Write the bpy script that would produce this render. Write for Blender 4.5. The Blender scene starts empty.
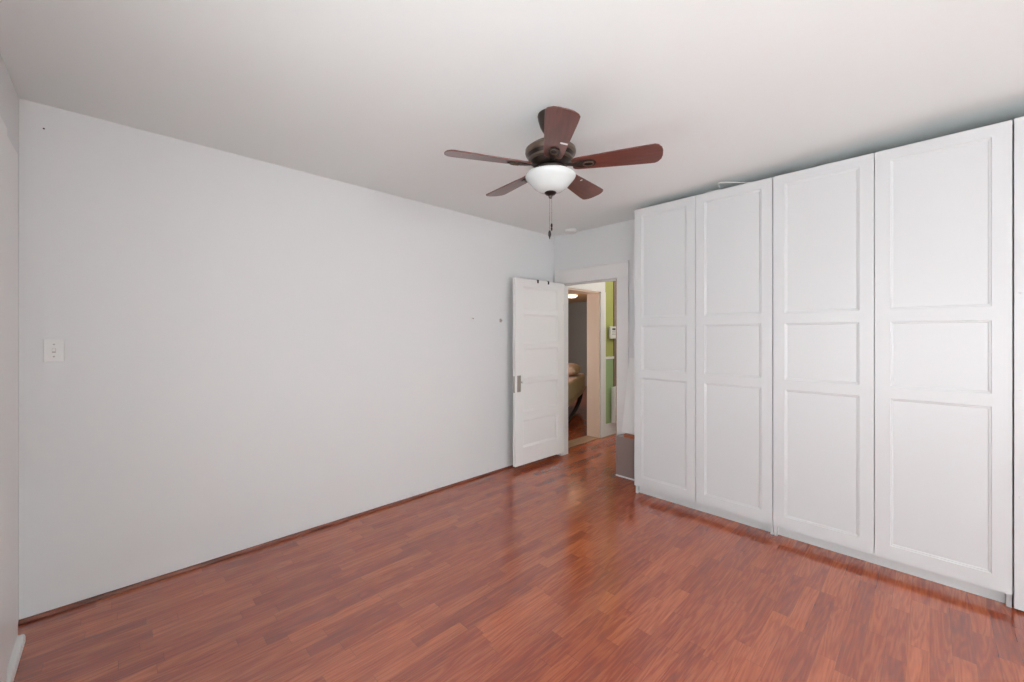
import bpy, bmesh, math, random
from math import pi, sin, cos, radians
from mathutils import Vector, Matrix

random.seed(4)
sc = bpy.context.scene
COL = sc.collection

# ---------------------------------------------------------------- camera, world, light, exposure
EYE = 1.333
H = 2.418
cd = bpy.data.cameras.new('camera')
cam = bpy.data.objects.new('camera', cd)
COL.objects.link(cam)
cd.sensor_width = 36.0
cd.lens = 406.0 / 1024.0 * 36.0
cd.shift_y = -7.0 / 1024.0
cd.clip_start = 0.02
cam.location = (0, 0, EYE)
cam.rotation_euler = (pi / 2, 0, math.atan2(0.717, 0.697))
sc.camera = cam

sc.view_settings.view_transform = 'Standard'
sc.view_settings.look = 'None'
sc.view_settings.gamma = 1.0
sc.view_settings.use_curve_mapping = False
sc.view_settings.exposure = -0.07

world = bpy.data.worlds.new('sky')
sc.world = world
world.use_nodes = True
wb = world.node_tree.nodes['Background']
wb.inputs[0].default_value = (0.80, 0.90, 1.0, 1)
wb.inputs[1].default_value = 1.0


def area(name, loc, rot, sx, sy, power, col):
    l = bpy.data.lights.new(name, 'AREA')
    l.shape = 'RECTANGLE'
    l.size = sx
    l.size_y = sy
    l.energy = power
    l.color = col
    o = bpy.data.objects.new(name, l)
    o.location = loc
    o.rotation_euler = rot
    COL.objects.link(o)
    return o


# daylight coming in through the two windows behind and beside the camera
DAY = (0.975, 0.99, 1.0)
area('daylight_near_window', (0.35, -0.46, 1.12), (pi / 2 + radians(28), 0, 0), 3.0, 1.2, 74, DAY)      # faces +y
area('daylight_right_window', (3.52, 1.10, 1.20), (pi / 2 + radians(30), 0, pi / 2), 1.8, 1.3, 105, DAY)   # faces -x

# ---------------------------------------------------------------- materials


def mat(name, col, rough=0.5, metal=0.0, spec=0.5, coat=0.0, noise=0.0, nscale=8.0, bump=0.0, bscale=60.0):
    m = bpy.data.materials.new(name)
    m.use_nodes = True
    nt = m.node_tree
    b = nt.nodes['Principled BSDF']
    b.inputs['Base Color'].default_value = (*col, 1)
    b.inputs['Roughness'].default_value = rough
    b.inputs['Metallic'].default_value = metal
    b.inputs['Specular IOR Level'].default_value = spec
    b.inputs['Coat Weight'].default_value = coat
    tc = nt.nodes.new('ShaderNodeTexCoord')
    if noise > 0:
        n = nt.nodes.new('ShaderNodeTexNoise')
        n.inputs['Scale'].default_value = nscale
        n.inputs['Detail'].default_value = 5
        nt.links.new(tc.outputs['Object'], n.inputs['Vector'])
        mx = nt.nodes.new('ShaderNodeMix')
        mx.data_type = 'RGBA'
        mx.inputs['A'].default_value = (*[c * (1 - noise) for c in col], 1)
        mx.inputs['B'].default_value = (*[min(1, c * (1 + noise)) for c in col], 1)
        nt.links.new(n.outputs['Fac'], mx.inputs['Factor'])
        nt.links.new(mx.outputs['Result'], b.inputs['Base Color'])
    if bump > 0:
        n = nt.nodes.new('ShaderNodeTexNoise')
        n.inputs['Scale'].default_value = bscale
        n.inputs['Detail'].default_value = 4
        nt.links.new(tc.outputs['Object'], n.inputs['Vector'])
        bp = nt.nodes.new('ShaderNodeBump')
        bp.inputs['Strength'].default_value = bump
        bp.inputs['Distance'].default_value = 0.002
        nt.links.new(n.outputs['Fac'], bp.inputs['Height'])
        nt.links.new(bp.outputs['Normal'], b.inputs['Normal'])
    return m


def wood(name, c1, c2, axis=0, rough=0.35, coat=0.3, scale=6.0, stretch=14.0):
    m = bpy.data.materials.new(name)
    m.use_nodes = True
    nt = m.node_tree
    b = nt.nodes['Principled BSDF']
    tc = nt.nodes.new('ShaderNodeTexCoord')
    mp = nt.nodes.new('ShaderNodeMapping')
    s = [stretch] * 3
    s[axis] = 1.0
    mp.inputs['Scale'].default_value = s
    n = nt.nodes.new('ShaderNodeTexNoise')
    n.inputs['Scale'].default_value = scale
    n.inputs['Detail'].default_value = 6
    r = nt.nodes.new('ShaderNodeValToRGB')
    r.color_ramp.elements[0].position = 0.35
    r.color_ramp.elements[0].color = (*c1, 1)
    r.color_ramp.elements[1].position = 0.68
    r.color_ramp.elements[1].color = (*c2, 1)
    nt.links.new(tc.outputs['Object'], mp.inputs['Vector'])
    nt.links.new(mp.outputs['Vector'], n.inputs['Vector'])
    nt.links.new(n.outputs['Fac'], r.inputs['Fac'])
    nt.links.new(r.outputs['Color'], b.inputs['Base Color'])
    b.inputs['Roughness'].default_value = rough
    b.inputs['Coat Weight'].default_value = coat
    b.inputs['Coat Roughness'].default_value = 0.15
    return m


def floor_material(name, dark=1.0):
    """three-strip laminate: strips run along y, 66 mm wide, staggered block joints"""
    m = bpy.data.materials.new(name)
    m.use_nodes = True
    nt = m.node_tree
    N, L = nt.nodes, nt.links
    b = N['Principled BSDF']

    def math_(op, a, c=None, clamp=False):
        n = N.new('ShaderNodeMath')
        n.operation = op
        n.use_clamp = clamp
        for k, v in enumerate((a, c)):
            if v is None:
                continue
            if isinstance(v, (int, float)):
                n.inputs[k].default_value = v
            else:
                L.new(v, n.inputs[k])
        return n.outputs[0]

    tc = N.new('ShaderNodeTexCoord')
    sp = N.new('ShaderNodeSeparateXYZ')
    L.new(tc.outputs['Object'], sp.inputs[0])
    xs = math_('DIVIDE', sp.outputs['X'], 0.066)
    col = math_('FLOOR', xs)
    fx = math_('SUBTRACT', xs, col)
    wn = N.new('ShaderNodeTexWhiteNoise')
    wn.noise_dimensions = '1D'
    L.new(col, wn.inputs['W'])
    ys = math_('ADD', math_('DIVIDE', sp.outputs['Y'], 0.42), math_('MULTIPLY', wn.outputs['Value'], 7.3))
    row = math_('FLOOR', ys)
    fy = math_('SUBTRACT', ys, row)
    cb = N.new('ShaderNodeCombineXYZ')
    L.new(col, cb.inputs[0])
    L.new(row, cb.inputs[1])
    w2 = N.new('ShaderNodeTexWhiteNoise')
    w2.noise_dimensions = '2D'
    L.new(cb.outputs[0], w2.inputs['Vector'])
    s2 = N.new('ShaderNodeSeparateColor')
    L.new(w2.outputs['Color'], s2.inputs[0])
    # long wavy grain, offset per block
    cg = N.new('ShaderNodeCombineXYZ')
    L.new(math_('ADD', math_('MULTIPLY', sp.outputs['X'], 17.0), math_('MULTIPLY', s2.outputs[0], 31.0)), cg.inputs[0])
    L.new(math_('ADD', math_('MULTIPLY', sp.outputs['Y'], 1.15), math_('MULTIPLY', s2.outputs[1], 17.0)), cg.inputs[1])
    n1 = N.new('ShaderNodeTexNoise')
    n1.inputs['Scale'].default_value = 1.0
    n1.inputs['Detail'].default_value = 3
    n1.inputs['Distortion'].default_value = 0.45
    L.new(cg.outputs[0], n1.inputs['Vector'])
    rings = math_('FRACT', math_('MULTIPLY', n1.outputs['Fac'], 9.0))
    rings = math_('ABSOLUTE', math_('SUBTRACT', rings, 0.5))
    n2 = N.new('ShaderNodeTexNoise')
    n2.inputs['Scale'].default_value = 7.0
    n2.inputs['Detail'].default_value = 6
    L.new(cg.outputs[0], n2.inputs['Vector'])
    grain = math_('ADD', math_('MULTIPLY', rings, 0.75), math_('MULTIPLY', n2.outputs['Fac'], 0.75))
    tone = math_('ADD', 0.05, math_('ADD', math_('MULTIPLY', grain, 0.66), math_('MULTIPLY', s2.outputs[2], 0.30)))
    ramp = N.new('ShaderNodeValToRGB')
    e = ramp.color_ramp.elements
    e[0].position = 0.16
    e[0].color = (0.165 * dark, 0.034 * dark, 0.017 * dark, 1)
    e[1].position = 0.95
    e[1].color = (0.57 * dark, 0.150 * dark, 0.050 * dark, 1)
    k = e.new(0.5)
    k.color = (0.31 * dark, 0.058 * dark, 0.022 * dark, 1)
    L.new(tone, ramp.inputs['Fac'])
    # joints
    jx = math_('LESS_THAN', fx, 0.022)
    jy = math_('LESS_THAN', fy, 0.005)
    j = math_('MAXIMUM', jx, jy)
    mx = N.new('ShaderNodeMix')
    mx.data_type = 'RGBA'
    L.new(math_('MULTIPLY', j, 0.5), mx.inputs['Factor'])
    L.new(ramp.outputs['Color'], mx.inputs['A'])
    mx.inputs['B'].default_value = (0.07, 0.022, 0.016, 1)
    L.new(mx.outputs['Result'], b.inputs['Base Color'])
    b.inputs['Roughness'].default_value = 0.165
    b.inputs['IOR'].default_value = 2.0
    b.inputs['Specular IOR Level'].default_value = 0.5
    bp = N.new('ShaderNodeBump')
    bp.inputs['Strength'].default_value = 0.08
    bp.inputs['Distance'].default_value = 0.001
    n3 = N.new('ShaderNodeTexNoise')
    n3.inputs['Scale'].default_value = 9.0
    n3.inputs['Detail'].default_value = 2
    L.new(tc.outputs['Object'], n3.inputs['Vector'])
    L.new(n3.outputs['Fac'], bp.inputs['Height'])
    L.new(bp.outputs['Normal'], b.inputs['Normal'])
    return m


M = {
    'wall': mat('wall_paint', (0.72, 0.728, 0.73), 0.62, spec=0.35, bump=0.15, bscale=35),
    'ceiling': mat('ceiling_paint', (0.80, 0.84, 0.832), 0.85, spec=0.2, bump=0.25, bscale=28),
    'trim': mat('gloss_white_trim', (0.76, 0.75, 0.74), 0.4),
    'leaf': mat('door_paint', (0.80, 0.80, 0.79), 0.35, bump=0.1, bscale=20),
    'ward': mat('wardrobe_lacquer', (0.605, 0.615, 0.62), 0.38),
    'ward_in': mat('wardrobe_carcass', (0.66, 0.66, 0.66), 0.5),
    'gap': mat('dark_gap', (0.03, 0.03, 0.03), 0.9),
    'floor': floor_material('laminate_floor'),
    'skirt': wood('red_skirting', (0.10, 0.022, 0.014), (0.26, 0.07, 0.04), axis=1, rough=0.25, coat=0.5),
    'bronze': mat('oiled_bronze', (0.045, 0.033, 0.027), 0.32, metal=0.75, noise=0.3, nscale=25),
    'bronze_lt': mat('brushed_bronze', (0.15, 0.115, 0.09), 0.34, metal=0.7, noise=0.25, nscale=25),
    'blade': wood('blade_wood', (0.085, 0.026, 0.020), (0.150, 0.042, 0.030), axis=0, rough=0.32, coat=0.35, stretch=10),
    'blade_edge': mat('blade_edge', (0.20, 0.11, 0.085), 0.5),
    'opal': mat('opal_glass', (0.60, 0.64, 0.63), 0.25),
    'steel': mat('brushed_nickel', (0.45, 0.42, 0.38), 0.4, metal=0.8),
    'dark': mat('dark_metal', (0.03, 0.028, 0.027), 0.45, metal=0.5),
    'plastic': mat('white_plastic', (0.74, 0.74, 0.72), 0.35),
    'grey': mat('grey_plastic', (0.25, 0.25, 0.25), 0.4),
    'olive': mat('hall_upper_green', (0.36, 0.38, 0.10), 0.6, bump=0.1, bscale=30),
    'mint': mat('hall_lower_green', (0.32, 0.45, 0.22), 0.6, bump=0.1, bscale=30),  # second green, for the hall wall below the rail
    'tan': mat('tan_reveal_paint', (0.84, 0.64, 0.50), 0.55),
    'tan_ceiling': mat('tan_ceiling_paint', (0.50, 0.30, 0.15), 0.8),
    'bed_wall': mat('grey_bedroom_paint', (0.27, 0.26, 0.245), 0.8),
    'threshold': wood('threshold_oak', (0.28, 0.17, 0.10), (0.42, 0.27, 0.17), axis=1, rough=0.4),
    'fabric': mat('beige_fabric', (0.68, 0.47, 0.39), 0.9, noise=0.2, nscale=14, bump=0.6, bscale=90),
    'slit_brown': mat('slit_dark_brown', (0.20, 0.15, 0.10), 0.5),
    'patch_grey': mat('patch_dark_grey', (0.26, 0.205, 0.19), 0.3, coat=0.4),
    'redwood': wood('red_wood', (0.26, 0.075, 0.03), (0.42, 0.14, 0.06), axis=0, rough=0.35),
    'glass': mat('window_glass', (1, 1, 1), 0.0),
}
g = M['glass'].node_tree.nodes['Principled BSDF']
g.inputs['Transmission Weight'].default_value = 1.0
g.inputs['IOR'].default_value = 1.01
lamp = bpy.data.materials.new('lit_lamp_glass')
lamp.use_nodes = True
lb = lamp.node_tree.nodes['Principled BSDF']
lb.inputs['Emission Color'].default_value = (1.0, 0.86, 0.66, 1)
lb.inputs['Emission Strength'].default_value = 2.0
M['lamp'] = lamp

# ---------------------------------------------------------------- mesh helpers


def box(bm, x0, x1, y0, y1, z0, z1):
    vs = [bm.verts.new((x, y, z)) for x in (x0, x1) for y in (y0, y1) for z in (z0, z1)]
    for f in ((0, 1, 3, 2), (4, 6, 7, 5), (0, 4, 5, 1), (2, 3, 7, 6), (0, 2, 6, 4), (1, 5, 7, 3)):
        bm.faces.new([vs[i] for i in f])


def lathe(bm, prof, cx=0, cy=0, n=48, squash=1.0):
    rings = []
    for r, z in prof:
        if r < 1e-6:
            rings.append([bm.verts.new((cx, cy, z))])
        else:
            rings.append([bm.verts.new((cx + r * cos(2 * pi * i / n), cy + squash * r * sin(2 * pi * i / n), z)) for i in range(n)])
    for a, b in zip(rings, rings[1:]):
        for i in range(n):
            j = (i + 1) % n
            if len(a) == 1 and len(b) == 1:
                continue
            if len(a) == 1:
                bm.faces.new((a[0], b[i], b[j]))
            elif len(b) == 1:
                bm.faces.new((a[i], b[0], a[j]))
            else:
                bm.faces.new((a[i], b[i], b[j], a[j]))


def tube(bm, pts, r, n=10, closed=False):
    pts = [Vector(p) for p in pts]
    rs = r if isinstance(r, (list, tuple)) else [r] * len(pts)
    rings = []
    m = len(pts)
    up = None
    for i, p in enumerate(pts):
        t = (pts[(i + 1) % m if closed else min(i + 1, m - 1)] - pts[(i - 1) % m if closed else max(i - 1, 0)]).normalized()
        if up is None:
            up = Vector((0, 0, 1)) if abs(t.z) < 0.9 else Vector((1, 0, 0))
        s = t.cross(up).normalized()
        up = s.cross(t).normalized()
        rings.append([bm.verts.new(p + rs[i] * (cos(2 * pi * k / n) * s + sin(2 * pi * k / n) * up)) for k in range(n)])
    pairs = list(zip(rings, rings[1:])) + ([(rings[-1], rings[0])] if closed else [])
    for a, b in pairs:
        for k in range(n):
            bm.faces.new((a[k], b[k], b[(k + 1) % n], a[(k + 1) % n]))
    if not closed:
        bm.faces.new(rings[0])
        bm.faces.new(rings[-1])


def prism(bm, outline, z0, z1, f=None):
    """outline in xy, extruded between z0 and z1; f maps a point"""
    f = f or (lambda p: p)
    a = [bm.verts.new(f(Vector((x, y, z0)))) for x, y in outline]
    b = [bm.verts.new(f(Vector((x, y, z1)))) for x, y in outline]
    bm.faces.new(a)
    bm.faces.new(b)
    n = len(a)
    for i in range(n):
        bm.faces.new((a[i], a[(i + 1) % n], b[(i + 1) % n], b[i]))


def obj(name, bm, m, parent=None, loc=(0, 0, 0), rot=(0, 0, 0), bevel=0.0, smooth=False, segs=2):
    bmesh.ops.recalc_face_normals(bm, faces=bm.faces)
    me = bpy.data.meshes.new(name)
    bm.to_mesh(me)
    bm.free()
    if smooth:
        for p in me.polygons:
            p.use_smooth = True
    mm = m if isinstance(m, (list, tuple)) else [m]
    for q in mm:
        me.materials.append(M[q])
    o = bpy.data.objects.new(name, me)
    COL.objects.link(o)
    o.location = loc
    o.rotation_euler = rot
    if parent:
        o.parent = parent
    if bevel:
        b = o.modifiers.new('bevel', 'BEVEL')
        b.width = bevel
        b.segments = segs
        b.limit_method = 'ANGLE'
        b.angle_limit = radians(40)
    if smooth:
        try:
            e = o.modifiers.new('edges', 'EDGE_SPLIT')
            e.split_angle = radians(38)
        except Exception:
            pass
    return o


def thing(name, label, cat, loc=(0, 0, 0), rotz=0.0, group=None):
    o = bpy.data.objects.new(name, None)
    COL.objects.link(o)
    o.empty_display_size = 0.1
    o.location = loc
    o.rotation_euler = (0, 0, rotz)
    o['label'] = label
    o['category'] = cat
    if group:
        o['group'] = group
    return o


def tag(o, label, cat, group=None):
    o['label'] = label
    o['category'] = cat
    if group:
        o['group'] = group
    return o


def struct(name, bm, m, label=None, cat=None, parent=None, **kw):
    o = obj(name, bm, m, parent, **kw)
    if not parent:
        o['kind'] = 'structure'
        if label:
            o['label'] = label
            o['category'] = cat
    return o


def boxes(*bs):
    bm = bmesh.new()
    for b in bs:
        box(bm, *b)
    return bm


# ---------------------------------------------------------------- setting
XL = -2.92           # left wall
YF = 3.50            # door wall
YN = -0.325          # wall behind the camera
XR = 3.40            # right wall, outside the picture
TH = 0.10            # door wall thickness
OX0, OX1, OZ = -2.805, -2.127, 1.878    # doorway in the door wall
HX = -2.945          # hall side wall
HT = 0.18            # its thickness
BY0, BY1, BZ = 3.70, 4.43, 1.872        # doorway from hall into bedroom
HALL_END = 6.4
BCZ = 2.16           # bedroom ceiling

struct('floor', boxes((XL - 4.6, XR + 0.1, YN - 0.12, 9.2, -0.1, 0.0)), 'floor',
       'glossy reddish brown laminate floor of narrow staggered strips', 'floor')
bm = bmesh.new()
cp = [(XL - 0.12, H), (-1.9, H)] + [(-1.9 + 1.9 * k / 8, H + 0.055 * (k / 8) ** 1.3) for k in range(1, 9)] + [(XR + 0.1, H + 0.075), (XR + 0.1, H + 0.16), (XL - 0.12, H + 0.16)]
ca = [bm.verts.new((x, YN - 0.12, z)) for x, z in cp]
cb = [bm.verts.new((x, YF + TH, z)) for x, z in cp]
bm.faces.new(ca)
bm.faces.new(cb)
for i in range(len(cp)):
    j = (i + 1) % len(cp)
    bm.faces.new((ca[i], ca[j], cb[j], cb[i]))
struct('ceiling', bm, 'ceiling',
       'plain white bedroom ceiling above the fan and wardrobes', 'ceiling')
struct('wall_left', boxes((XL - 0.12, XL, YN - 0.12, YF + TH, 0, H + 0.08)), 'wall',
       'long bare white wall on the left with light switch', 'wall')
struct('wall_back', boxes((XL, OX0, YF, YF + TH, 0, H + 0.08), (OX1, XR, YF, YF + TH, 0, H + 0.08), (OX0, OX1, YF, YF + TH, OZ, H + 0.08)), 'wall',
       'white far wall with the doorway, mostly behind the wardrobes', 'wall')

# wall behind the camera with a window opening
wx0, wx1, wz0, wz1 = -1.15, 1.85, 0.45, 1.80
struct('wall_near', boxes((XL, wx0, YN - 0.12, YN, 0, H + 0.08), (wx1, XR, YN - 0.12, YN, 0, H + 0.08),
                          (wx0, wx1, YN - 0.12, YN, 0, wz0), (wx0, wx1, YN - 0.12, YN, wz1, H + 0.08)), 'wall',
       'strip of white wall at the far left edge', 'wall')
ry0, ry1 = 0.20, 2.00
struct('wall_right', boxes((XR, XR + 0.1, YN - 0.12, ry0, 0, H + 0.08), (XR, XR + 0.1, ry1, YF + TH, 0, H + 0.08),
                           (XR, XR + 0.1, ry0, ry1, 0, 0.50), (XR, XR + 0.1, ry0, ry1, 1.90, H + 0.08)), 'wall',
       'white wall right of the wardrobes', 'wall')


def window(name, x0, x1, z0, z1, along_x, p, label):
    def bx(a0, a1, d0, d1, c0, c1):
        return (a0, a1, p + d0, p + d1, c0, c1) if along_x else (p + d0, p + d1, a0, a1, c0, c1)
    mid = (z0 + z1) / 2
    w = struct(name, boxes(bx(x0 + .045, x1 - .045, -.006, -.002, z0 + .045, mid - .02), bx(x0 + .045, x1 - .045, -.006, -.002, mid + .02, z1 - .045)), 'glass', label, 'window')
    struct('window_frame', boxes(bx(x0, x0 + .045, -.03, .02, z0, z1), bx(x1 - .045, x1, -.03, .02, z0, z1),
                                 bx(x0, x1, -.03, .02, z0, z0 + .045), bx(x0, x1, -.03, .02, z1 - .045, z1),
                                 bx(x0, x1, -.03, .02, mid - .02, mid + .02)), 'trim', parent=w)


window('window_1', wx0, wx1, wz0, wz1, True, YN - 0.06, 'sash window in the wall behind the camera')
window('window_2', ry0, ry1, 0.50, 1.90, False, XR + 0.05, 'sash window in the right wall')

# skirtings
bm = bmesh.new()
prof = [(0, 0), (0.020, 0), (0.020, 0.006), (0.016, 0.012), (0.010, 0.016), (0, 0.018)]
for y in (YN, YF):
    pass
a = [bm.verts.new((XL + px, YN, pz)) for px, pz in prof]
b = [bm.verts.new((XL + px, YF, pz)) for px, pz in prof]
bm.faces.new(a)
bm.faces.new(b)
for i in range(len(prof)):
    j = (i + 1) % len(prof)
    bm.faces.new((a[i], a[j], b[j], b[i]))
struct('baseboard_left', bm, 'skirt', 'thin dark red wooden shoe moulding along the left wall', 'baseboard')
struct('baseboard_near', boxes((-2.725, XR, YN, YN + 0.042, 0, 0.045)), 'trim',
       'low rounded white baseboard at the bottom left corner', 'baseboard', bevel=0.012)
struct('trim_4', boxes((-2.72, -2.10, YN, YN + 0.02, 0, 2.1), (-2.40, -2.10, YN, YN + 0.03, 0, 2.1)), 'leaf', 'white casing strip on the wall at the left edge', 'trim')

# door casing in the room: two legs and a head
cz = 2.022
t1 = struct('trim_1', boxes((OX0 - 0.005, OX1 + 0.129, YF - 0.018, YF, OZ + 0.002, cz), (OX0 - 0.095, OX1 + 0.129, YF - 0.022, YF, cz, cz + 0.012)), 'trim',
            'wide flat white casing around the open doorway', 'trim', bevel=0.003)
struct('casing_leg', boxes((OX1 + 0.004, OX1 + 0.129, YF - 0.018, YF, 0, OZ + 0.002)), 'trim', parent=t1, bevel=0.003)
struct('casing_leg', boxes((OX0 - 0.095, OX0 - 0.004, YF - 0.018, YF, 0, cz)), 'trim', parent=t1, bevel=0.003)
struct('door_stop', boxes((OX1 - 0.032, OX1, YF + 0.03, YF + 0.07, 0, OZ)), 'threshold', parent=t1)
struct('door_stop', boxes((OX0, OX1, YF + 0.04, YF + 0.07, OZ - 0.014, OZ)), 'trim', parent=t1)

# hall side wall with the bedroom doorway
struct('wall_hall', boxes((HX - HT, HX, YF + TH, BY0, 0, H), (HX - HT, HX, BY0, BY1, BZ, H), (HX - HT, HX, BY1, 4.545, 0, H)), 'trim',
       'white wall around the bedroom doorway in the hall', 'wall')
struct('wall_green', boxes((HX - HT, HX, 4.545, HALL_END, 1.02, H)), 'olive',
       'olive green upper wall in the hall', 'wall')
struct('wall_mint', boxes((HX - HT, HX, 4.545, HALL_END, 0, 1.02)), 'mint',
       'mint green lower wall in the hall', 'wall')
struct('trim_2', boxes((HX, HX + 0.012, 4.545, HALL_END, 1.005, 1.035)), 'trim', 'thin white rail across the green hall wall', 'trim')
struct('baseboard_hall', boxes((HX, HX + 0.015, 4.545, HALL_END, 0, 0.16)), 'trim', 'white baseboard below the green hall wall', 'baseboard', bevel=0.003)
t3 = struct('trim_3', boxes((HX, HX + 0.018, BY0 - 0.10, BY1 + 0.10, BZ, BZ + 0.13)), 'trim', 'white casing around the bedroom doorway beyond the hall', 'trim')
struct('casing_leg', boxes((HX, HX + 0.018, BY1, BY1 + 0.112, 0, BZ)), 'trim', parent=t3)
struct('jamb', boxes((HX - HT - 0.002, HX + 0.002, BY1 - 0.022, BY1, 0, BZ), (HX - HT - 0.002, HX + 0.002, BY0, BY1, BZ - 0.02, BZ)), 'tan', parent=t3)
struct('trim_5', boxes((HX - HT, HX + 0.03, BY1 - 0.02, BY1 + 0.6, 0, 0.006), (HX - HT, HX, BY0, BY1, 0, 0.006)), 'threshold', 'pale oak threshold strip along the hall floor', 'trim')
struct('wall_hall_end', boxes((HX - HT, -1.0, HALL_END, HALL_END + 0.1, 0, H)), 'wall', 'white end wall of the hall', 'wall')
struct('wall_hall_right', boxes((-1.1, -1.0, YF + TH, HALL_END, 0, H)), 'wall', 'white right wall of the hall', 'wall')
struct('ceiling_hall', boxes((HX - HT, -1.0, YF + TH, HALL_END + 0.1, H, H + 0.1)), 'ceiling', 'white hall ceiling', 'ceiling')

# bedroom beyond the hall
BX0, BYE = -7.3, 8.6
struct('wall_bedroom_end', boxes((BX0, HX - HT, BYE, BYE + 0.1, 0, BCZ)), 'bed_wall', 'dark grey bedroom wall behind the bed', 'wall')
struct('wall_bedroom_left', boxes((BX0 - 0.1, BX0, 3.5, BYE, 0, BCZ)), 'bed_wall', 'dark grey side wall of the bedroom', 'wall')
struct('wall_bedroom_near', boxes((BX0, HX - HT, 3.50, 3.60, 0, BCZ)), 'bed_wall', 'dark grey near wall of the bedroom', 'wall')
struct('wall_bedroom_right', boxes((HX - HT - .01, HX - HT, HALL_END + .1, BYE, 0, BCZ)), 'bed_wall', 'grey right wall of the bedroom', 'wall')
struct('ceiling_bedroom', boxes((BX0, HX - HT, 3.6, BYE, BCZ, BCZ + 0.1)), 'tan_ceiling', 'warm tan ceiling of the far bedroom', 'ceiling')
struct('trim_6', boxes((BX0, HX - HT, BYE - 0.02, BYE, 1.80, 1.83)), 'bed_wall', 'thin picture rail on the dark bedroom wall', 'trim')

# unseen windows added to the far bedroom behind its fill lights
window('added_window_3', 4.7, 6.1, 0.7, 1.9, False, BX0 + 0.03, 'unseen window added in the far bedroom side wall')
window('added_window_4', -5.3, -3.9, 0.7, 1.9, True, 3.63, 'unseen window added in the far bedroom near wall')

# ---------------------------------------------------------------- open panelled door
LX, LY = OX0 + 0.005, YF - 0.024
L_LEN, L_T, L_Z0, L_Z1 = 0.73, 0.035, 0.052, 1.878
door = thing('door_1', 'white five-panel wooden door standing open against the left wall', 'door', (LX, LY, 0), radians(-91.0))
door['kind'] = 'structure'


def frame_panel(bm, x0, x1, z0, z1, yf, yb, xs, zs, rec, bev):
    """slab front at y=yf (facing -y when yf<yb) with recessed panels in cells (xs pairs, zs pairs)"""
    s = 1 if yb > yf else -1
    X = sorted({x0, x1, *[v for p in xs for v in p]})
    Z = sorted({z0, z1, *[v for p in zs for v in p]})
    V = {}

    def v(x, y, z):
        k = (round(x, 5), round(y, 5), round(z, 5))
        if k not in V:
            V[k] = bm.verts.new((x, y, z))
        return V[k]
    for i in range(len(X) - 1):
        for j in range(len(Z) - 1):
            a, b_, c, d = X[i], X[i + 1], Z[j], Z[j + 1]
            hole = any(abs(a - p[0]) < 1e-6 and abs(b_ - p[1]) < 1e-6 for p in xs) and any(abs(c - p[0]) < 1e-6 and abs(d - p[1]) < 1e-6 for p in zs)
            if not hole:
                bm.faces.new((v(a, yf, c), v(b_, yf, c), v(b_, yf, d), v(a, yf, d)))
            else:
                steps = [(0, 0), (0.002, rec * 0.45), (bev, rec * 0.6), (bev + 0.003, rec)]
                rings = []
                for ins, dep in steps:
                    y = yf + s * dep
                    rings.append([v(a + ins, y, c + ins), v(b_ - ins, y, c + ins), v(b_ - ins, y, d - ins), v(a + ins, y, d - ins)])
                for r0, r1 in zip(rings, rings[1:]):
                    for k in range(4):
                        bm.faces.new((r0[k], r0[(k + 1) % 4], r1[(k + 1) % 4], r1[k]))
                bm.faces.new(rings[-1])
    return v


def slab(bm, x0, x1, z0, z1, yf, yb, xs, zs, rec, bev, both=False):
    v = frame_panel(bm, x0, x1, z0, z1, yf, yb, xs, zs, rec, bev)
    if both:
        frame_panel(bm, x0, x1, z0, z1, yb, yf, xs, zs, rec, bev)
    else:
        bm.faces.new([bm.verts.new(p) for p in ((x0, yb, z0), (x1, yb, z0), (x1, yb, z1), (x0, yb, z1))])
    for q in (((x0, yf, z0), (x0, yb, z0), (x0, yb, z1), (x0, yf, z1)), ((x1, yf, z0), (x1, yb, z0), (x1, yb, z1), (x1, yf, z1)),
              ((x0, yf, z0), (x1, yf, z0), (x1, yb, z0), (x0, yb, z0)), ((x0, yf, z1), (x1, yf, z1), (x1, yb, z1), (x0, yb, z1))):
        bm.faces.new([bm.verts.new(p) for p in q])
    bmesh.ops.remove_doubles(bm, verts=bm.verts, dist=1e-5)


# leaf in local coordinates: x from hinge (0) to free edge, y=+ side faces the room after rotation
bm = bmesh.new()
zs = [(1.580, 1.800), (1.240, 1.528), (0.905, 1.190), (0.568, 0.852), (0.222, 0.485)]
slab(bm, 0, L_LEN, L_Z0, L_Z1, L_T, 0, [(0.105, L_LEN - 0.105)], zs, 0.011, 0.012, both=True)
obj('door_leaf', bm, 'leaf', door)
# lock plate on the face, edge plate, knob stub
hz = 0.845
lp = obj('lock_plate', boxes((L_LEN - 0.072, L_LEN - 0.022, L_T, L_T + 0.004, hz - 0.075, hz + 0.085)), 'steel', door, bevel=0.0015)
lp['label'] = 'worn nickel lock plate'
bm = bmesh.new()
lathe(bm, [(0, 0), (0.008, 0), (0.008, 0.018), (0.020, 0.024), (0.022, 0.034), (0.014, 0.042), (0, 0.044)], n=24)
kb = obj('knob', bm, 'plastic', lp, loc=(L_LEN - 0.074, L_T + 0.004, hz + 0.02), rot=(-pi / 2, 0, 0), smooth=True)
kb.scale = (0.6, 0.6, 0.6)
ep = obj('latch_plate', boxes((L_LEN, L_LEN + 0.002, 0.006, 0.029, hz - 0.08, hz + 0.08)), 'steel', door)
for hzz in (0.30, 1.62):
    bm = bmesh.new()
    tube(bm, [(-0.004, L_T + 0.004, hzz - 0.04), (-0.004, L_T + 0.004, hzz + 0.04)], 0.0055, 10)
    obj('hinge', bm, 'trim', door, smooth=True)

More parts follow.
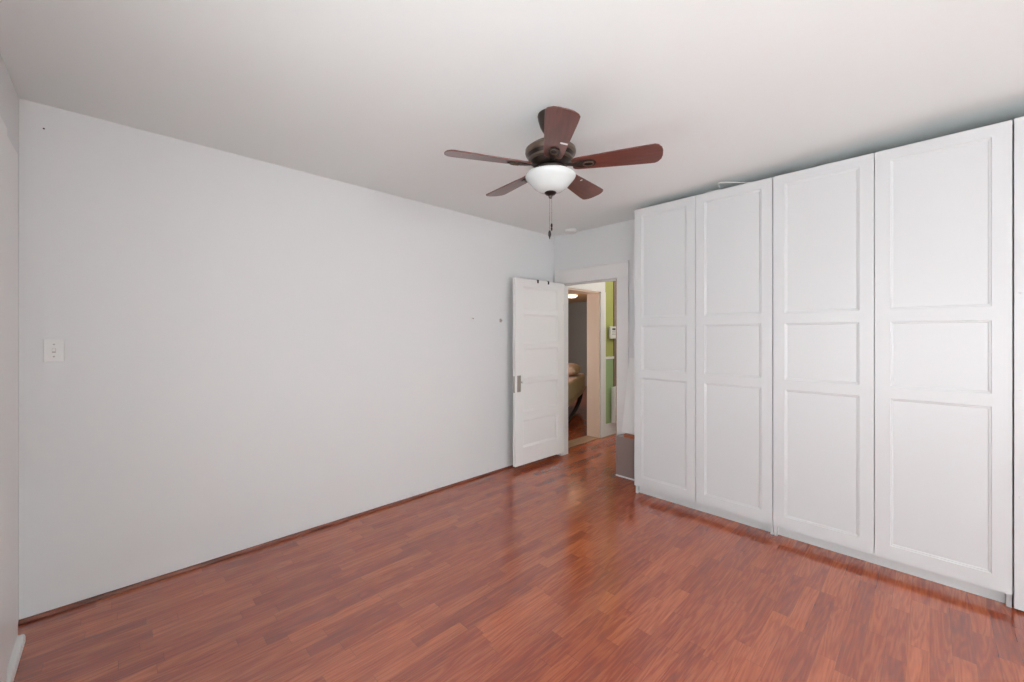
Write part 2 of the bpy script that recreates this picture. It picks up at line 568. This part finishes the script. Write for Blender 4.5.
# two over-door hooks on the top edge
for i, xh in enumerate((0.255, 0.415)):
    t = thing('over_door_hook', ('small dark hook clip over the door top, nearer the hinge side', 'small dark hook clip over the door top, nearer the free edge')[i], 'hook')
    t.matrix_world = Matrix.Translation((LX, LY, 0)) @ Matrix.Rotation(radians(-91.0), 4, 'Z')
    t.location = (LX + xh * cos(radians(-91)), LY + xh * sin(radians(-91)), L_Z1)
    t.rotation_euler = (0, 0, radians(-91))
    obj('strap', boxes((-0.011, 0.011, -0.004, L_T + 0.004, 0.0005, 0.004), (-0.011, 0.011, L_T + 0.001, L_T + 0.004, -0.030, 0.004),
                       (-0.011, 0.011, -0.004, -0.001, -0.030, 0.004)), 'dark', t, bevel=0.001)

# ---------------------------------------------------------------- wardrobes
WY = 3.100   # front of the doors
D_T = 0.018
DOOR_W = 0.500
W_Z1 = 2.368
KICK = 0.072


def wardrobe_door(parent, x0, x1, z0, z1, yf, hinge_left):
    bm = bmesh.new()
    g_ = 0.0016
    st = 0.066
    slab(bm, x0 + g_, x1 - g_, z0, z1, yf, yf + D_T, [(x0 + st, x1 - st)],
         [(z0 + 0.078, 0.973), (1.038, 1.402), (1.470, z1 - 0.062)], 0.006, 0.009)
    return obj('door', bm, 'ward', parent)


def make_wardrobe(x, label):
    t = thing('wardrobe', label, 'wardrobe', (x, WY, 0), 0, 'tall white wardrobes along the far wall')
    W, D = 2 * DOOR_W, YF - WY - 0.012
    y0 = D_T + 0.003
    top = W_Z1 - 0.003
    obj('body', boxes((0.001, 0.019, y0, D, 0, top), (W - 0.019, W - 0.001, y0, D, 0, top),
                      (0.019, W - 0.019, y0, D, top - 0.019, top), (0.019, W - 0.019, y0 + 0.012, D, KICK, KICK + 0.018),
                      (0.019, W - 0.019, D - 0.006, D, KICK, top)), 'ward', t, bevel=0.001)
    obj('shelf', boxes((0.019, W - 0.019, y0 + 0.02, D - 0.006, 1.70, 1.718)), 'ward_in', t)
    obj('kickboard', boxes((0.019, W - 0.019, y0 + 0.030, y0 + 0.046, 0, KICK - 0.009)), 'ward', t)
    wardrobe_door(t, 0.0, DOOR_W, KICK - 0.002, W_Z1, 0.0, True)
    wardrobe_door(t, DOOR_W, W, KICK - 0.002, W_Z1, 0.0, False)
    return t


W0 = -1.722
make_wardrobe(W0, 'white two-door panelled wardrobe beside the doorway, left of its pair')
make_wardrobe(W0 + 1.002, 'white two-door panelled wardrobe nearest the right edge of the photo')

# white plain cabinet at the very right
t = thing('tall_cabinet', 'plain white tall cabinet cut off by the right edge, beside the wardrobes', 'cabinet', (W0 + 2.005, WY, 0))
obj('body', boxes((0.002, 0.62, 0.03, YF - WY - 0.012, 0, W_Z1 - 0.003)), 'ward', t)
fd = obj('door', boxes((0.0005, 0.60, -0.004, 0.020, 0.012, W_Z1 + 0.002)), 'ward', t, bevel=0.0015)
for zz in (0.55, 1.06, 1.53):
    bm = bmesh.new()
    lathe(bm, [(0, 0.0012), (0.0035, 0.0012), (0.005, 0)], n=16)
    obj('screw', bm, 'ward_in', fd, loc=(0.018, -0.004, zz), rot=(pi / 2, 0, 0))

# loose cable lying on top of the left wardrobe
bm = bmesh.new()
pts = []
ctl = [Vector(q) for q in ((0.62, 0.16, 0.004), (0.56, 0.07, 0.004), (0.515, 0.025, 0.006), (0.42, -0.004, 0.027), (0.335, -0.022, 0.045), (0.31, 0.01, 0.043), (0.305, 0.05, 0.024),
                            (0.28, 0.03, 0.012), (0.24, 0.012, 0.014), (0.205, 0.03, 0.004), (0.17, 0.10, 0.004), (0.12, 0.18, 0.004))]
for i in range(1, len(ctl) - 2):
    for k in range(5):
        u = k / 5
        p0, p1, p2_, p3 = ctl[i - 1:i + 3]
        pts.append(0.5 * ((2 * p1) + (p2_ - p0) * u + (2 * p0 - 5 * p1 + 4 * p2_ - p3) * u * u + (3 * p1 - p0 - 3 * p2_ + p3) * u ** 3))
tube(bm, pts, 0.0028, 8)
tag(obj('cable', bm, 'plastic', loc=(W0 + 0.35, WY + 0.0, W_Z1 - 0.001), smooth=True), 'thin white cable looping up from the wardrobe top', 'cable')

# ---------------------------------------------------------------- ceiling fan
FX, FY = 0.697 * 0.1904 - 0.717 * 2.01, 0.717 * 0.1904 + 0.697 * 2.01
fan = thing('ceiling_fan', 'bronze five-blade ceiling fan with reddish brown wooden blades', 'ceiling fan', (FX, FY, H))


def P(name, prof, m, parent=fan, n=56, **kw):
    bm = bmesh.new()
    lathe(bm, prof, n=n)
    return obj(name, bm, m, parent, smooth=True, **kw)


P('canopy', [(0.0, 0.0), (0.062, 0.0), (0.064, -0.008), (0.062, -0.014), (0.060, -0.030), (0.050, -0.062), (0.036, -0.086), (0.018, -0.096), (0.0, -0.097)], 'bronze')
P('downrod', [(0.0, -0.095), (0.013, -0.095), (0.013, -0.150), (0.0, -0.150)], 'bronze')
mo = P('motor_housing', [(0.0, -0.138), (0.045, -0.140), (0.085, -0.148), (0.104, -0.160), (0.117, -0.176), (0.121, -0.190), (0.119, -0.200), (0.108, -0.214), (0.104, -0.224),
                         (0.092, -0.240), (0.086, -0.250), (0.070, -0.260), (0.0, -0.264)], 'bronze')
P('motor_ring', [(0.1190, -0.172), (0.1245, -0.177), (0.1255, -0.190), (0.1225, -0.199), (0.1160, -0.2035)], 'bronze_lt', mo)
P('motor_ring', [(0.1040, -0.2165), (0.1100, -0.2200), (0.1080, -0.2290), (0.0985, -0.2350)], 'bronze_lt', mo)
P('hub', [(0.0, -0.262), (0.066, -0.262), (0.072, -0.268), (0.068, -0.286), (0.058, -0.294), (0.0, -0.295)], 'bronze')
bowl = P('light_bowl', [(0.050, -0.292), (0.110, -0.294), (0.122, -0.299), (0.1245, -0.306), (0.121, -0.315), (0.112, -0.326), (0.099, -0.340), (0.082, -0.360), (0.060, -0.375), (0.036, -0.383), (0.0, -0.386)], 'opal')
bowl['label'] = 'frosted white glass bowl shade'
P('finial', [(0.0, -0.379), (0.026, -0.381), (0.030, -0.387), (0.024, -0.395), (0.011, -0.401), (0.007, -0.413), (0.0, -0.417)], 'bronze', bowl)

pitch = radians(12.5)
BZL = -0.258
# blade outline along +x
outl = []
for x, w in ((0.108, 0.030), (0.116, 0.040), (0.14, 0.045), (0.20, 0.049), (0.28, 0.055), (0.38, 0.062), (0.45, 0.0665), (0.490, 0.0675)):
    outl.append((x, w))
tip = [(0.504, 0.060), (0.518, 0.040), (0.523, 0.018)]
up = outl + tip
full = up + [(x, -w) for x, w in reversed(up)]
cam_yaw = math.atan2(0.717, 0.697)
for k in range(5):
    # blade 0 points towards the camera plane (camera -forward direction)
    a = -pi / 2 + cam_yaw + k * 2 * pi / 5
    e = bpy.data.objects.new('blade', None)
    R = Matrix.Rotation(-pitch, 3, 'X')
    bm = bmesh.new()
    prism(bm, full, -0.003, 0.003, lambda p: R @ p)
    bl = obj('blade', bm, 'blade', fan, loc=(0, 0, BZL), rot=(0, 0, a), bevel=0.0015)
    bpy.data.objects.remove(e)
    if k in (0, 2):
        yy0, yy1, xx0, xx1 = ((0.018, 0.050, 0.262, 0.274), (-0.046, -0.034, 0.255, 0.264))[k // 2]
        bm = bmesh.new()
        prism(bm, [(xx0, yy0), (xx1, yy0), (xx1, yy1), (xx0, yy1)], -0.0042, -0.0030, lambda p: R @ p)
        st_ = obj('fleck', bm, 'plastic', bl)  # small white fleck set under two of the blades
        st_['label'] = 'small white fleck under the blade'
    # iron under the blade
    bm = bmesh.new()
    arm = [(0.055, 0.018), (0.085, 0.013), (0.120, 0.014), (0.150, 0.024), (0.185, 0.027), (0.212, 0.020), (0.224, 0.0)]
    ol = arm + [(x, -w) for x, w in reversed(arm[:-1])]

    def fm(p):
        t_ = min(1, max(0, (p.x - 0.06) / 0.08))
        q = R @ p if t_ >= 1 else (Matrix.Rotation(-pitch * t_, 3, 'X') @ p)
        return q + Vector((0, 0, -0.006 + 0.012 * (1 - t_)))
    prism(bm, ol, -0.003, 0.003, fm)
    iron = obj('blade_iron', bm, 'bronze', bl, bevel=0.0012)
    bm = bmesh.new()
    ring = [R @ Vector((0.186 + 0.024 * cos(q), 0.016 * sin(q), -0.0095)) for q in [2 * pi * i / 20 for i in range(20)]]
    tube(bm, ring, 0.0030, 8, closed=True)
    obj('iron_boss', bm, 'bronze_lt', bl, smooth=True)


def chain(x, y, z0, z1, m):
    bm = bmesh.new()
    n_ = int((z0 - z1) / 0.0068)
    for i in range(n_):
        z_ = z0 - i * 0.0068
        lathe(bm, [(0, z_), (0.0019, z_ - 0.0018), (0.0019, z_ - 0.0040), (0, z_ - 0.0058)], x, y, n=6)
    tube(bm, [(x, y, z0), (x, y, z1)], 0.0007, 5)
    return obj('pull_chain', bm, m, fan, smooth=True)


c = [(-0.004 * 0.697, -0.004 * 0.717), (0.006 * 0.697, 0.006 * 0.717)]
ch1 = chain(c[0][0], c[0][1], -0.405, -0.575, 'steel')
ch2 = chain(c[1][0], c[1][1], -0.405, -0.540, 'steel')
P('chain_fob', [(0, -0.536), (0.004, -0.540), (0.0055, -0.550), (0.003, -0.558), (0.0048, -0.564), (0.0030, -0.572), (0, -0.576)], 'bronze', ch2, n=16).location = (c[1][0], c[1][1], 0)
P('chain_fob', [(0, -0.570), (0.004, -0.574), (0.0075, -0.586), (0.0075, -0.596), (0.004, -0.604), (0.002, -0.614), (0, -0.616)], 'dark', ch1, n=16).location = (c[0][0], c[0][1], 0)

# ---------------------------------------------------------------- small things on ceiling and wall
sd = thing('smoke_detector', 'small round white smoke detector on the ceiling near the doorway', 'smoke detector', (-2.615, 3.40, H))
P('base', [(0, 0), (0.066, 0), (0.066, -0.010), (0, -0.010)], 'plastic', sd)
P('cover', [(0.060, -0.010), (0.062, -0.018), (0.054, -0.026), (0.020, -0.029), (0, -0.029)], 'plastic', sd)


def wall_pt(px, py, x=XL):
    """where the sight line through a photo pixel meets the wall x=const"""
    r = (px - 512) / 406.0
    vx, vy = 0.697 * r - 0.717, 0.717 * r + 0.697
    s = x / vx
    return vy * s, EYE + (334 - py) / 406.0 * s


y, z = wall_pt(54, 350.5)
sw = thing('light_switch', 'square white light switch plate on the long left wall', 'light switch', (XL, y, z))
hw, hh = 0.045, 0.040
hw = (wall_pt(65, 350)[0] - wall_pt(43.5, 350)[0]) / 2
hh = (wall_pt(54, 339)[1] - wall_pt(54, 362)[1]) / 2
obj('wall_plate', boxes((0, 0.006, -hw, hw, -hh, hh)), 'plastic', sw, bevel=0.003)
obj('toggle', boxes((0.006, 0.017, -0.005, 0.005, -0.004, 0.010)), 'plastic', sw, bevel=0.001)
tgs = obj('toggle_slot', boxes((0.006, 0.0066, -0.006, 0.006, -0.011, 0.011)), 'steel', sw)
for s in (-1, 1):
    bm = bmesh.new()
    lathe(bm, [(0, 0.0015), (0.003, 0.0012), (0.0038, 0)], n=14)
    obj('screw', bm, 'steel', sw, loc=(0.006, 0, s * 0.029), rot=(0, pi / 2, 0))

for i, (px, py) in enumerate(((472, 318.5), (500.5, 320.5))):
    y, z = wall_pt(px, py)
    t = thing('wall_hook', ('small grey wall hook farther from the open door', 'small grey wall hook next to the open door')[i], 'hook', (XL, y, z))
    obj('back_plate', boxes((0, 0.003, -0.013, 0.013, -0.018, 0.018)), 'steel' if i else 'plastic', t, bevel=0.001)
    bm = bmesh.new()
    tube(bm, [(0.003, 0, 0.004), (0.014, 0, 0.002), (0.020, 0, -0.006), (0.024, 0, 0.004)], 0.0028, 8)
    obj('peg', bm, 'steel', t, smooth=True)
y, z = wall_pt(44, 129)
bm = bmesh.new()
lathe(bm, [(0, 0.006), (0.0035, 0.006), (0.0035, 0.004), (0.0012, 0.004), (0.0012, 0)], n=12)
tag(obj('nail', bm, 'dark', loc=(XL, y, z), rot=(0, pi / 2, 0)), 'tiny nail high on the left wall above the switch', 'nail')

# ---------------------------------------------------------------- beside the doorway, behind the wardrobe
bx0, bx1 = -2.062, W0 - 0.03  # block invented to fill the dark grey patch over the casing foot
lb_ = thing('patch_block', 'low dark grey stand-in block with red wooden top beside the doorway', 'box', ((bx0 + bx1) / 2, 3.42, 0))
hwid = (bx1 - bx0) / 2
obj('body', boxes((-hwid, hwid, -0.05, 0.058, 0.012, 0.375)), 'patch_grey', lb_, bevel=0.003)
obj('foot_strip', boxes((-hwid, hwid, -0.054, 0.058, 0, 0.012)), 'trim', lb_)
obj('top', boxes((-hwid + 0.085, hwid, -0.056, 0.058, 0.375, 0.408)), 'redwood', lb_, bevel=0.002)
bm = bmesh.new()
prism(bm, [(0.0, 0.0), (0.24, 0.0), (0.24, 0.70), (0.045, 0.70)], 0.0, 0.016)
pb = obj('white_board', bm, 'leaf', loc=(-2.012, 3.405, 0.410), rot=(radians(85), 0, 0), bevel=0.001)
tag(pb, 'white board leaning on the wall beside the wardrobe', 'board')

# ---------------------------------------------------------------- hall things on the green wall
struct('dark_slit', boxes((HX, HX + 0.013, wall_pt(613.3, 330, HX)[0], wall_pt(617, 330, HX)[0], 0.16, H)), 'slit_brown', 'narrow brown upright strip on the green hall wall', 'trim')  # brown strip set in for a dark slit at the doorway edge
ky0, kz = wall_pt(608.6, 326.5, HX)
ky1, kz0 = wall_pt(615.2, 338.5, HX)
kp = thing('alarm_keypad', 'white alarm keypad with small grey display on green hall wall', 'keypad', (HX + 0.014, (ky0 + ky1) / 2 - 0.02, (kz + kz0) / 2), 0)
kw, kh = (ky1 - ky0) / 2, (kz - kz0) / 2
obj('case', boxes((0, 0.028, -kw, kw, -kh, kh)), 'plastic', kp, bevel=0.004)
obj('display', boxes((0.028, 0.0295, -kw * 0.45, kw * 0.45, kh * 0.4, kh * 0.72)), 'dark', kp)
for r_ in range(3):
    for c_ in range(3):
        obj('key', boxes((0.028, 0.030, -0.036 + c_ * 0.028, -0.036 + c_ * 0.028 + 0.016, 0.010 - r_ * 0.020, 0.020 - r_ * 0.020)), 'grey', kp)

ry_, rz1 = wall_pt(610.5, 387, HX)
ry2, rz0 = wall_pt(618.5, 420, HX)
rk = thing('wall_rack', 'white open two-tier wall rack low on the green hall wall', 'rack', (HX + 0.014, ry_ + 0.0, rz0))
rw, rh = ry2 - ry_, rz1 - rz0
obj('side_panel', boxes((0, 0.05, 0, 0.016, 0, rh)), 'trim', rk)
obj('side_panel', boxes((0, 0.05, rw - 0.016, rw, 0, rh)), 'trim', rk)
for q in (0, 0.45, 1):
    obj('shelf', boxes((0, 0.05, 0.016, rw - 0.016, q * (rh - 0.02), q * (rh - 0.02) + 0.02)), 'trim', rk)
obj('back_panel', boxes((0, 0.005, 0.016, rw - 0.016, 0.02, rh - 0.02)), 'tan', rk)

# ---------------------------------------------------------------- bed seen through both doorways
ang = math.atan2(1.32, -0.69)
bed = thing('bed', 'beige upholstered bed with dark curved leg in the far bedroom', 'bed', (-3.68, 4.72, 0), ang)
# local x runs along the visible side, local y to the left of it (into the room)
bm = bmesh.new()
box(bm, -0.42, 1.75, 0.0, 1.05, 0.30, 0.60)
fr = obj('mattress', bm, 'fabric', bed, bevel=0.04, segs=4)
obj('side_skirt', boxes((-0.40, 1.73, 0.015, 1.03, 0.245, 0.33)), 'fabric', bed, bevel=0.01)
for s, yy in ((1, 0.05), (1, 1.0)):
    for xx, d in ((-0.30, 0.2), (1.50, -1)):
        bm = bmesh.new()
        pts = [(xx + d * (1.3 - 1.3 * cos(q)), yy, 0.245 - 0.225 * sin(q)) for q in [pi / 2 * i / 10 for i in range(11)]]
        tube(bm, pts, [0.045 - 0.002 * i for i in range(11)], 10)
        obj('leg', bm, 'dark', bed, smooth=True)
# rumpled cover / pillow
def cushion(sx, sy, sz, seed):
    bm = bmesh.new()
    bmesh.ops.create_uvsphere(bm, u_segments=28, v_segments=16, radius=1)
    rr = random.Random(seed)
    ph1, ph2 = rr.random() * 6, rr.random() * 6
    for v in bm.verts:
        p = v.co
        q = Vector((math.copysign(abs(p.x) ** 0.6, p.x), math.copysign(abs(p.y) ** 0.6, p.y), p.z))
        q *= 1 + 0.04 * sin(q.x * 5 + ph1) * cos(q.y * 4 + ph2)
        v.co = Vector((q.x * sx, q.y * sy, q.z * sz))
    return bm


pl = obj('pillow', cushion(0.34, 0.24, 0.10, 3), 'fabric', loc=(-3.68 + 1.22 * cos(ang) - 0.25 * sin(ang), 4.72 + 1.22 * sin(ang) + 0.25 * cos(ang), 0.712), rot=(0.0, 0.0, ang), smooth=True)
tag(pl, 'plump beige pillow lying on the far bed', 'pillow')
ns = thing('side_table', 'small dark side table beside the far bed', 'table', (-4.12, 6.35, 0), 0.3)
obj('table_top', boxes((-0.2, 0.2, -0.2, 0.2, 0.40, 0.43)), 'dark', ns, bevel=0.004)
for sx in (-0.17, 0.17):
    for sy in (-0.17, 0.17):
        obj('leg', boxes((sx - .015, sx + .015, sy - .015, sy + .015, 0, 0.40)), 'dark', ns)
bx = obj('storage_box', boxes((-0.13, 0.13, -0.1, 0.1, 0, 0.2)), 'fabric', loc=(-4.12, 6.35, 0.43), rot=(0, 0, 0.3), bevel=0.01)
tag(bx, 'beige box on the side table beside the far bed', 'box')

# lit ceiling lamp in the bedroom
r = (571.5 - 512) / 406
Zl = (BCZ - 0.045 - EYE) * 406 / (334 - 296.5)
lx, ly = (0.697 * r - 0.717) * Zl, (0.717 * r + 0.697) * Zl
cl = thing('ceiling_light', 'lit round ceiling light in the far bedroom', 'ceiling light', (lx, ly, BCZ))
P('lamp_base', [(0, 0), (0.10, 0), (0.10, -0.02), (0, -0.02)], 'bronze_lt', cl)
sh = P('lamp_shade', [(0.10, -0.012), (0.125, -0.02), (0.12, -0.045), (0.08, -0.07), (0, -0.08)], 'lamp', cl)
pl_ = bpy.data.lights.new('bedroom_lamp_light', 'POINT')
pl_.energy = 3
pl_.color = (1.0, 0.75, 0.5)
pl_.shadow_soft_size = 0.3
po = bpy.data.objects.new('bedroom_lamp_light', pl_)
po.location = (lx, ly, BCZ - 0.16)
COL.objects.link(po)
area('bedroom_fill_side', (BX0 + 0.10, 5.4, 1.3), (pi / 2, 0, -pi / 2), 1.4, 1.2, 45, (0.95, 0.98, 1.0))  # unseen fill light added to brighten the far bedroom
area('bedroom_fill_near', (-4.6, 3.70, 1.3), (pi / 2, 0, 0), 1.4, 1.2, 22, (1.0, 0.97, 0.92))  # second unseen fill, added to brighten the visible bed side
# unseen ceiling lamp added to light the hall and its green wall
hl = thing('hall_fill_lamp', 'unseen round ceiling light added to light the hall', 'ceiling light', (-2.0, 5.1, H))
P('lamp_base', [(0, 0), (0.10, 0), (0.10, -0.02), (0, -0.02)], 'bronze_lt', hl)
P('lamp_shade', [(0.10, -0.012), (0.125, -0.02), (0.12, -0.045), (0.08, -0.07), (0, -0.08)], 'lamp', hl)
p2 = bpy.data.lights.new('hall_fill_light', 'POINT')
p2.energy = 27
p2.color = (1.0, 0.93, 0.84)
p2.shadow_soft_size = 0.12
po = bpy.data.objects.new('hall_fill_light', p2)
po.location = (-2.0, 5.1, H - 0.2)
COL.objects.link(po)
